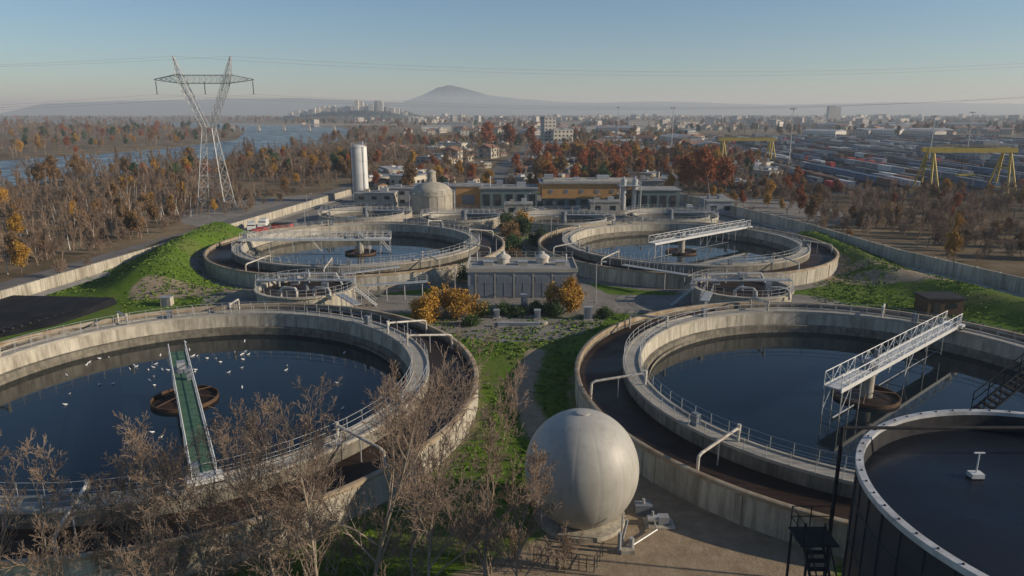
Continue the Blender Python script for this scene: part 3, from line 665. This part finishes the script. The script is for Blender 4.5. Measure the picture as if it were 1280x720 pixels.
for i,(x,y,w,h) in enumerate([(-4.5,103,4,1.8),(-1,103.5,3,1.4),(4,104,3,1.6),(6.2,102.6,2.6,1.8),(0.5,103,3,1.0),(-8.5,123.5,5.5,4.2),(13.8,101.5,2,1.2),(-6,97.5,2,1)]):
    bush('evergreen_shrub',x,y,w,h,'hedge',3500,.12,50+i)
for i,(x,y,w,h,l) in enumerate([(-1,165,5,5,'leafB'),(3,172,5,5,'leafG'),(-1.5,180,4.5,5,'leafG'),(6,160,3.5,4,'leafG'),(3,182,5,5,'leafO'),(0,155,3.5,3.2,'leafG'),(0.5,142,2.5,2.5,'leafB')]):
    bush('garden_shrub',x,y,w,h,l,4000,.18,70+i)

def unit_tree(nm,sd,kind):
    rs=np.random.default_rng(sd)
    if kind=='bare': S=grow(rs,8.5,.55,(10,8,5),.16,(.45,.48,.5),.033,.15,.35,.12); me=treemesh(nm,S,('wbark','wbark'),split=.05)
    elif kind=='tall': S=grow(rs,10,.35,(14,7,5),.14,(.33,.45,.5),.033,.1,.5,.1); me=treemesh(nm,S,('wbark','wbark'),split=.05)
    elif kind=='scrub': S=grow(rs,3.5,.6,(7,6,4),.05,(.6,.5,.5),.026,.05,.3,.15,multi=4); me=treemesh(nm,S,('wbark','wbark'),split=.05)
    elif kind=='pale': S=grow(rs,9,.4,(11,7,4),.14,(.35,.45,.5),.03,.15,.5,.1); me=treemesh(nm,S,('pale','wbark'),split=.06)
    else: S=grow(rs,8,.6,(9,7,5),.18,(.48,.5,.5),.03,.15,.3,.12); me=treemesh(nm,S,('wbark','wbark'),kind,3800,.26,rs,clump=.42,split=.05)
    return me
def instancer(name,child,P,S_,rot=None):
    n=len(P); a=rng.uniform(0,2*pi,n) if rot is None else np.full(n,rot); s=np.asarray(S_)*.5
    V=np.zeros((n,4,3))
    for i in range(4):
        an=a+i*pi/2+pi/4; V[:,i,0]=P[:,0]+s*sqrt(2)*np.cos(an); V[:,i,1]=P[:,1]+s*sqrt(2)*np.sin(an)
    me=bpy.data.meshes.new(name); me.from_pydata(V.reshape(-1,3).tolist(),[],np.arange(4*n).reshape(n,4).tolist())
    o=bpy.data.objects.new(name,me); COL.objects.link(o); o.instance_type='FACES'; o.use_instance_faces_scale=True
    o.show_instancer_for_render=False; o.show_instancer_for_viewport=False
    c_=bpy.data.objects.new('unit_'+name,child); COL.objects.link(c_); c_.parent=o
def vinst(name,child,P):
    me=bpy.data.meshes.new(name); me.from_pydata(P,[],[]); o=bpy.data.objects.new(name,me); COL.objects.link(o); o.instance_type='VERTS'
    o.show_instancer_for_render=False; o.show_instancer_for_viewport=False
    c_=bpy.data.objects.new('unit_'+name,child); COL.objects.link(c_); c_.parent=o
def clumpy(x,y,s): 
    return .5+.25*(np.sin(x/s+1.3*np.sin(y/s*.7))+np.sin(y/s*1.1+1.7*np.sin(x/s*.6+2)))
def scatter(n,xr,yr,clump=None,thr_=.4,wedge=True,extra=None):
    x=rng.uniform(*xr,n); y=rng.uniform(*yr,n)
    ok=~inpoly(x,y,RIVER)&~inpoly(x,y,YARD)&~inpoly(x,y,PLANT)&~inpoly(x,y,[(-70,240),(-70,272),(64,272),(64,240)])
    ok&=pathd(x,y,RIVROAD)>5; ok&=pathd(x,y,SROAD)>4; ok&=pathd(x,y,TROAD)>8; ok&=pathd(x,y,EROAD)>4
    ok&=pathd(x,y,WALL_L)>3; ok&=pathd(x,y,WALL_R)>3
    if wedge: ok&=np.abs(x)<.85*y+60
    if clump: ok&=clumpy(x,y,clump)>thr_
    if extra is not None: ok&=extra(x,y)
    return np.stack([x[ok],y[ok]],1)
Bm=[unit_tree('bare_unit',101+i,'bare') for i in range(3)]; Tl=[unit_tree('tall_unit',111+i,'tall') for i in range(2)]; Sc=[unit_tree('scrub_unit',121+i,'scrub') for i in range(2)]
Lf={k:unit_tree('leaf_'+k,131,k) for k in ('leafO','leafR','leafB','leafG')}; Pl=unit_tree('pale_unit',141,'pale')
def spread(name,meshes,P,lo,hi):
    g_=rng.integers(0,len(meshes),len(P))
    for i,m_ in enumerate(meshes):
        Q=P[g_==i]
        if len(Q): instancer(name,m_,Q,rng.uniform(lo,hi,len(Q)))
spread('riverside_woodland',Bm+Tl,scatter(620,(-190,-78),(110,560),28,.45),.45,.95)
spread('riverbank_trees',Bm+Tl+[Lf['leafB']],scatter(900,(-208,-174),(180,900),20,.35,extra=lambda x,y:pathd(x,y,RIVER)<16),.7,1.25)
spread('riverside_scrub',Sc,scatter(1700,(-215,-78),(90,560),17,.42),.5,1.2)
spread('pale_bark_grove',[Pl],scatter(130,(-150,-88),(115,260),20,.45),.5,.95)
spread('autumn_grove',[Lf['leafB'],Lf['leafO'],Lf['leafB']],scatter(210,(-200,-80),(110,500),25,.48),.35,.75)
spread('trackside_woodland',Bm+Tl,scatter(620,(62,240),(95,300),22,.38),.4,.8)
spread('trackside_scrub',Sc,scatter(1500,(62,300),(90,300),14,.35),.6,1.4)
spread('trackside_autumn_trees',[Lf['leafB'],Lf['leafO'],Lf['leafR']],scatter(160,(70,230),(130,290)),.35,.75)
spread('park_woodland',Bm+Tl,scatter(1500,(-180,200),(272,760),40,.42),.5,1.1)
spread('park_autumn_trees',[Lf['leafB'],Lf['leafR'],Lf['leafG'],Lf['leafO']],scatter(1000,(-170,200),(272,900),60,.42),.45,.95)
spread('russet_grove',[Lf['leafR'],Lf['leafR'],Lf['leafB'],Lf['leafO']],scatter(230,(10,122),(272,470),26,.4),.75,1.25)
spread('park_scrub',Sc,scatter(2000,(-170,180),(268,600),30,.35),.7,1.5)
spread('far_bank_woodland',Bm+Tl,scatter(2600,(-1300,-180),(330,1500),70,.33),.7,1.3)
spread('far_bank_autumn_trees',[Lf['leafB'],Lf['leafR'],Lf['leafG'],Lf['leafO']],scatter(800,(-1200,-180),(330,1500),80,.4),.6,1.1)
spread('distant_woodland',Bm,scatter(4200,(-2800,2800),(760,3400),150,.42),1.0,1.7)
spread('distant_autumn_woodland',[Lf['leafB'],Lf['leafR'],Lf['leafG'],Lf['leafB']],scatter(3800,(-2800,2800),(700,3400),120,.38),.9,1.5)
for x,y,s in ((72,258,1.75),(66,263,1.45),(79,262,1.4)): place('russet_tree',Lf['leafR'],x,y,0,x,s)
for x,y,s,k in ((-20,560,2.2,'leafR'),(0,575,2.1,'leafR'),(14,560,1.9,'leafR'),(103,190,.6,'leafO'),(-84,262,.7,'leafB'),(33,262,1.1,'leafG'),(-38,262,1.2,'leafB'),(58,262,.8,'leafO'),(-92,118,.5,'leafO'),(-98,122,.6,'leafO'),(-10,264,.9,'leafO'),(10,262,.8,'leafB')): place('autumn_tree',Lf[k],x,y,0,y,s)

# ------------------------------------------------------------------ freight wagons
def wagon(k,kind):
    mb=MB(); mb.box(0,0,.95,2.6,13,.3,'dark')
    for o in (-4.6,4.6):
        for d_ in (-.9,.9):
            for s_ in (-.75,.75): mb.tube((s_-.07,o+d_,.5),(s_+.07,o+d_,.5),.45,'dark',10)
        mb.box(0,o,.55,1.8,2.4,.35,'dark')
    if kind=='box':
        mb.box(0,0,1.26,2.5,12.2,2.6,k)
        for q in range(-10,11): mb.box(0,q*.57,1.3,2.58,.2,2.5,k)
        mb.box(0,0,3.86,2.3,12.0,.12,k)
    elif kind=='two':
        for o in (-3.2,3.2):
            mb.box(0,o,1.26,2.44,5.9,2.6,k)
            for q in range(-4,5): mb.box(0,o+q*.62,1.3,2.52,.2,2.5,k)
    elif kind=='tank':
        mb.tube((0,-5.7,2.45),(0,5.7,2.45),1.2,k,18); mb.tube((0,-.4,3.5),(0,.4,3.5),.5,k,10); mb.box(0,0,3.7,.5,3,.08,'rail')
    elif kind=='one':
        mb.box(0,-3.2,1.26,2.44,5.9,2.6,k)
        for q in range(-4,5): mb.box(0,-3.2+q*.62,1.3,2.52,.2,2.5,k)
    elif kind=='open':
        for s_ in (-1.2,1.2): mb.box(s_,0,1.26,.1,12.4,1.1,k)
        for s_ in (-6.2,6.2): mb.box(0,s_,1.26,2.4,.1,1.1,k)
    ob=mb.build('wagon_unit'); me=ob.data; bpy.data.objects.remove(ob); return me
W_=[wagon('wagA','box'),wagon('wagB','box'),wagon('wagC','box'),wagon('wagA','two'),wagon('blue','two'),wagon('wagB','tank'),wagon('wagB','two'),wagon('wagC','open'),wagon('red','one'),wagon('wagA','one'),wagon('white','two'),wagon('wagC','two')]
buckets=[[] for _ in W_]
for r in range(58):
    x=116+r*6.6
    if r%5==4: continue
    y=264+random.uniform(0,40); kind=random.randrange(len(W_)); 
    while y<840:
        if random.random()<.10: y+=random.choice((14,28,60,100)); kind=random.randrange(len(W_))
        if random.random()<.5: kind=random.choice((0,1,3,5,6,7,1,2,4,8,9,1,6,7,11,10))
        xx=x+(y-264)*.06
        if bool(inpoly(np.array([xx+0.]),np.array([y+0.]),YARD)[0]) and xx<.78*y+30 and not (hypot(xx-153,y-262)<9 or hypot(xx-181,y-262)<9): buckets[kind].append((xx,y,.06))
        y+=14.2
for i,P in enumerate(buckets): vinst('freight_wagons',W_[i],P)
mb=MB()
for r in range(58):
    x=116+r*6.6
    for s_ in (-.72,.72): mb.quad([(x+s_-.06,262,.075),(x+s_+.06,262,.075),(x+s_+.06+34,840,.075),(x+s_-.06+34,840,.075)],'greyd')
mb.build('rail_tracks')

# ------------------------------------------------------------------ houses & city
def house_mesh(nm,w,d,h,g,kw,kr,st=2):
    ob=block(nm,0,0,w,d,h,kw,kr,0,st,'glass',None,g); me=ob.data; bpy.data.objects.remove(ob); return me
H1=[house_mesh('house_u',11,8,5.5,2,'wallc','teer'),house_mesh('house_u',14,9,6,2.2,'wallc','teer'),house_mesh('house_u',8,7,3.2,1.4,'wallc','teer',1)]
SH=[house_mesh('shed_u',34,18,6,1.5,'roofl','roofl',1),house_mesh('shed_u',22,12,5,0,'wallc','roofl',1),house_mesh('shed_u',50,24,8,2,'cityw','roofl',1)]
CB=[house_mesh('block_u',30,12,12,0,'cityw','roofl',4),house_mesh('block_u',18,14,17,0,'cityw','roofl',6),house_mesh('block_u',44,12,10,0,'cityw','teer',3)]
spread('garden_sheds',[H1[2],SH[1]],scatter(420,(-60,130),(275,640),18,.42),.5,.9)
spread('suburb_houses',H1,scatter(1000,(-150,1500),(420,1800),90,.45),.8,1.2)
spread('warehouses',SH,scatter(120,(-120,1200),(420,1500),100,.4),.7,1.2)
spread('city_blocks',CB+H1+H1,scatter(1300,(-500,2600),(1300,3600),200,.35),.7,1.2)
block('apartment_tower',33,660,11,11,25,'cityw','roofl',.3,8); block('apartment_tower',45,650,18,11,14,'wallc','roofl',.2,4)
for x,y,w,h in ((1010,2300,22,46),(1050,2350,22,44),(240,1350,50,14),(330,1400,30,15),(120,1400,60,13)): block('apartment_tower',x,y,w,16,h,'cityw','roofl',.1,max(4,int(h/3)))
block('white_warehouse',150,1080,90,30,9,'cityw','roofl',.05,1); block('white_warehouse',60,980,60,25,8,'cityw','roofl',0,1)
mb=MB()
mb.box(-330,1180,8,280,10,1.6,'cityw',.08)
for i in range(7): mb.box(-450+i*40,1180-12+i*3.2,0,4,9,8,'cityw',.08)
mb.rail((-460,1164,9.6),(-190,1186,9.6),1.1,'steel',8,.12); mb.build('river_bridge')
def ridge(name,pts,y,depth,seed,rough=.15):
    rs=np.random.default_rng(seed); xs=np.linspace(pts[0][0],pts[-1][0],160); hs=np.interp(xs,[p_[0] for p_ in pts],[p_[1] for p_ in pts])
    nz=np.convolve(rs.normal(0,1,200),np.ones(7)/7,'same')[:160]; hs=np.maximum(hs*(1+rough*nz*.35),0)
    R_=[(-1,0),(-.7,.35),(-.35,.75),(0,1),(.5,.5),(1,0)]; V=[];F=[]
    for j,(dy,f) in enumerate(R_):
        w_=rs.normal(0,.05,160)
        for i in range(160): V.append((xs[i],y+dy*depth+w_[i]*depth,max(0,hs[i]*f*(1+w_[i]*1.2*(0<f<1)))-1))
    for j in range(5):
        for i in range(159): F.append((j*160+i,j*160+i+1,(j+1)*160+i+1,(j+1)*160+i))
    mb=MB(); mb.add(V,F,'hill'); return mb.build(name,(0,0,0),80)
ridge('hill',[(-860,0),(-780,22),(-640,44),(-520,50),(-420,44),(-340,20),(-250,0)],2600,200,3)
mb=MB(); rs_=random.Random(5)
for i in range(34):
    x=-765+i*12; hb=np.interp(x,[-780,-640,-520,-420,-340],[14,36,42,38,14])
    hh=rs_.uniform(6,13)+(14 if -570<x<-430 and rs_.random()<.5 else 0); w=rs_.uniform(7,18); mb.box(x,2500+rs_.uniform(-40,20),hb-8,w,12,hh+8,'cityw')
mb.build('hilltop_fort')
ridge('mountain',[(-2100,0),(-1500,120),(-1200,230),(-960,335),(-800,362),(-600,320),(-300,235),(100,190),(700,150),(1200,140),(2200,80),(3400,30)],9500,900,4,.05)
ridge('hill',[(-5200,120),(-4200,150),(-3200,170),(-2400,180),(-1700,150),(-900,110),(0,80)],8200,900,5,.08)
ridge('hill',[(-300,60),(600,120),(1800,150),(3200,110),(4600,140),(6200,120)],8800,900,6,.08)

# ------------------------------------------------------------------ grass tufts
n=60000; gx_=rng.uniform(-90,95,n); gy_=rng.uniform(38,175,n)
ok=inpoly(gx_,gy_,PLANT)
for cx,cy in TANKS: ok&=np.hypot(gx_-cx,gy_-cy)>31.5
ok&=~((gx_>-46)&(gx_<50)&(gy_>102)&(gy_<124)); ok&=pathd(gx_,gy_,[(14,46),(8,38),(-4,30)])>9; ok&=np.hypot(gx_+75,gy_-99)>16; ok&=pathd(gx_,gy_,[(8,44),(4,56),(1,72),(3,86)])>1.3
ok&=clumpy(gx_,gy_,3.1)+rng.uniform(-.3,.3,n)>.35
gx_,gy_=gx_[ok],gy_[ok]; gz=height(gx_,gy_); n=len(gx_)
Vt=[]
for j in range(3):
    a=rng.uniform(0,2*pi,n); w=rng.uniform(.06,.16,n); hh=rng.uniform(.08,.26,n); ox=rng.normal(0,.2,n);oy=rng.normal(0,.2,n)
    A=np.stack([gx_+ox-w*np.cos(a),gy_+oy-w*np.sin(a),gz-.03],1);B=np.stack([gx_+ox+w*np.cos(a),gy_+oy+w*np.sin(a),gz-.03],1)
    C=np.stack([gx_+ox+w*1.2*np.cos(a)+rng.normal(0,.1,n),gy_+oy+w*1.2*np.sin(a),gz+hh],1);D=np.stack([gx_+ox-w*1.2*np.cos(a),gy_+oy-w*1.2*np.sin(a)+rng.normal(0,.1,n),gz+hh*.8],1)
    Vt.append(np.stack([A,B,C,D],1).reshape(-1,3))
V=np.concatenate(Vt); place('grass',rawmesh('grass',[(V,np.arange(len(V)).reshape(-1,4),'grassb')]),0,0)

mb=MB(); rs_=random.Random(9); K=.8
for i in range(64):
    if i<44: x=rs_.gauss(-43,8.5);y=rs_.gauss(79,5.5)
    else: x=rs_.uniform(-54,-16);y=rs_.uniform(56,86)
    if hypot(x+34.3,y-68.9)>21 or hypot(x+34.3,y-68.9)<4: continue
    a=rs_.uniform(0,6.28);c_,s_=cos(a)*K,sin(a)*K
    mb.tube((x-.22*c_,y-.22*s_,.65),(x+.1*c_,y+.1*s_,.69),.035,'bird',6,.09); mb.tube((x+.1*c_,y+.1*s_,.69),(x+.22*c_,y+.22*s_,.75),.09,'bird',6,.035); mb.tube((x+.2*c_,y+.2*s_,.75),(x+.3*c_,y+.3*s_,.82),.042,'bird',6,.036)
    mb.tube((x+.3*c_,y+.3*s_,.82),(x+.38*c_,y+.38*s_,.81),.015,'yellow',4,.007)
mb.build('gull_flock')
mb=MB(); mb.rail((1.5,42.4,0),(5.5,41.2,0),1.2,'dark',.5,.03); mb.rail((5.5,41.2,0),(6.3,43,0),1.2,'dark',.5,.03); mb.build('steel_fence')

# ------------------------------------------------------------------ haze, light, camera
m=bpy.data.materials.new('air_haze'); m.use_nodes=True; t=m.node_tree; t.nodes.clear()
o=N(t,'ShaderNodeOutputMaterial'); v=N(t,'ShaderNodeVolumeScatter'); v.inputs['Color'].default_value=(.74,.87,1,1); v.inputs['Density'].default_value=2.0e-4; v.inputs['Anisotropy'].default_value=.1
t.links.new(v.outputs[0],o.inputs['Volume']); M['haze']=m
mb=MB(); mb.box(0,6000,-20,26000,20000,220,'haze'); mb.build('sky_haze')

SUN_EL=19; SUN_AZ=-9
w=bpy.data.worlds.new('World'); scene.world=w; w.use_nodes=True; t=w.node_tree; bg=t.nodes['Background']
sk=N(t,'ShaderNodeTexSky'); sk.sky_type='NISHITA'; sk.sun_disc=False; sk.sun_elevation=radians(SUN_EL); sk.sun_rotation=radians(90-SUN_AZ)
sk.air_density=1.0; sk.dust_density=.15; sk.ozone_density=4.5; sk.altitude=0
t.links.new(sk.outputs[0],bg.inputs['Color']); bg.inputs['Strength'].default_value=.1
L=bpy.data.lights.new('sun','SUN'); L.energy=5.0; L.angle=radians(.5); L.color=(1,.86,.67)
lo=bpy.data.objects.new('sun',L); COL.objects.link(lo)
from mathutils import Vector
d=Vector((cos(radians(SUN_EL))*cos(radians(SUN_AZ)),cos(radians(SUN_EL))*sin(radians(SUN_AZ)),sin(radians(SUN_EL))))
lo.rotation_euler=d.to_track_quat('Z','Y').to_euler(); lo.location=(200,-50,120)
cam=bpy.data.cameras.new('camera'); co=bpy.data.objects.new('camera',cam); COL.objects.link(co)
co.location=(0,0,30); co.rotation_euler=(radians(90-14.06),0,0); cam.sensor_width=36; cam.lens=24.78; cam.clip_start=.3; cam.clip_end=40000
scene.camera=co
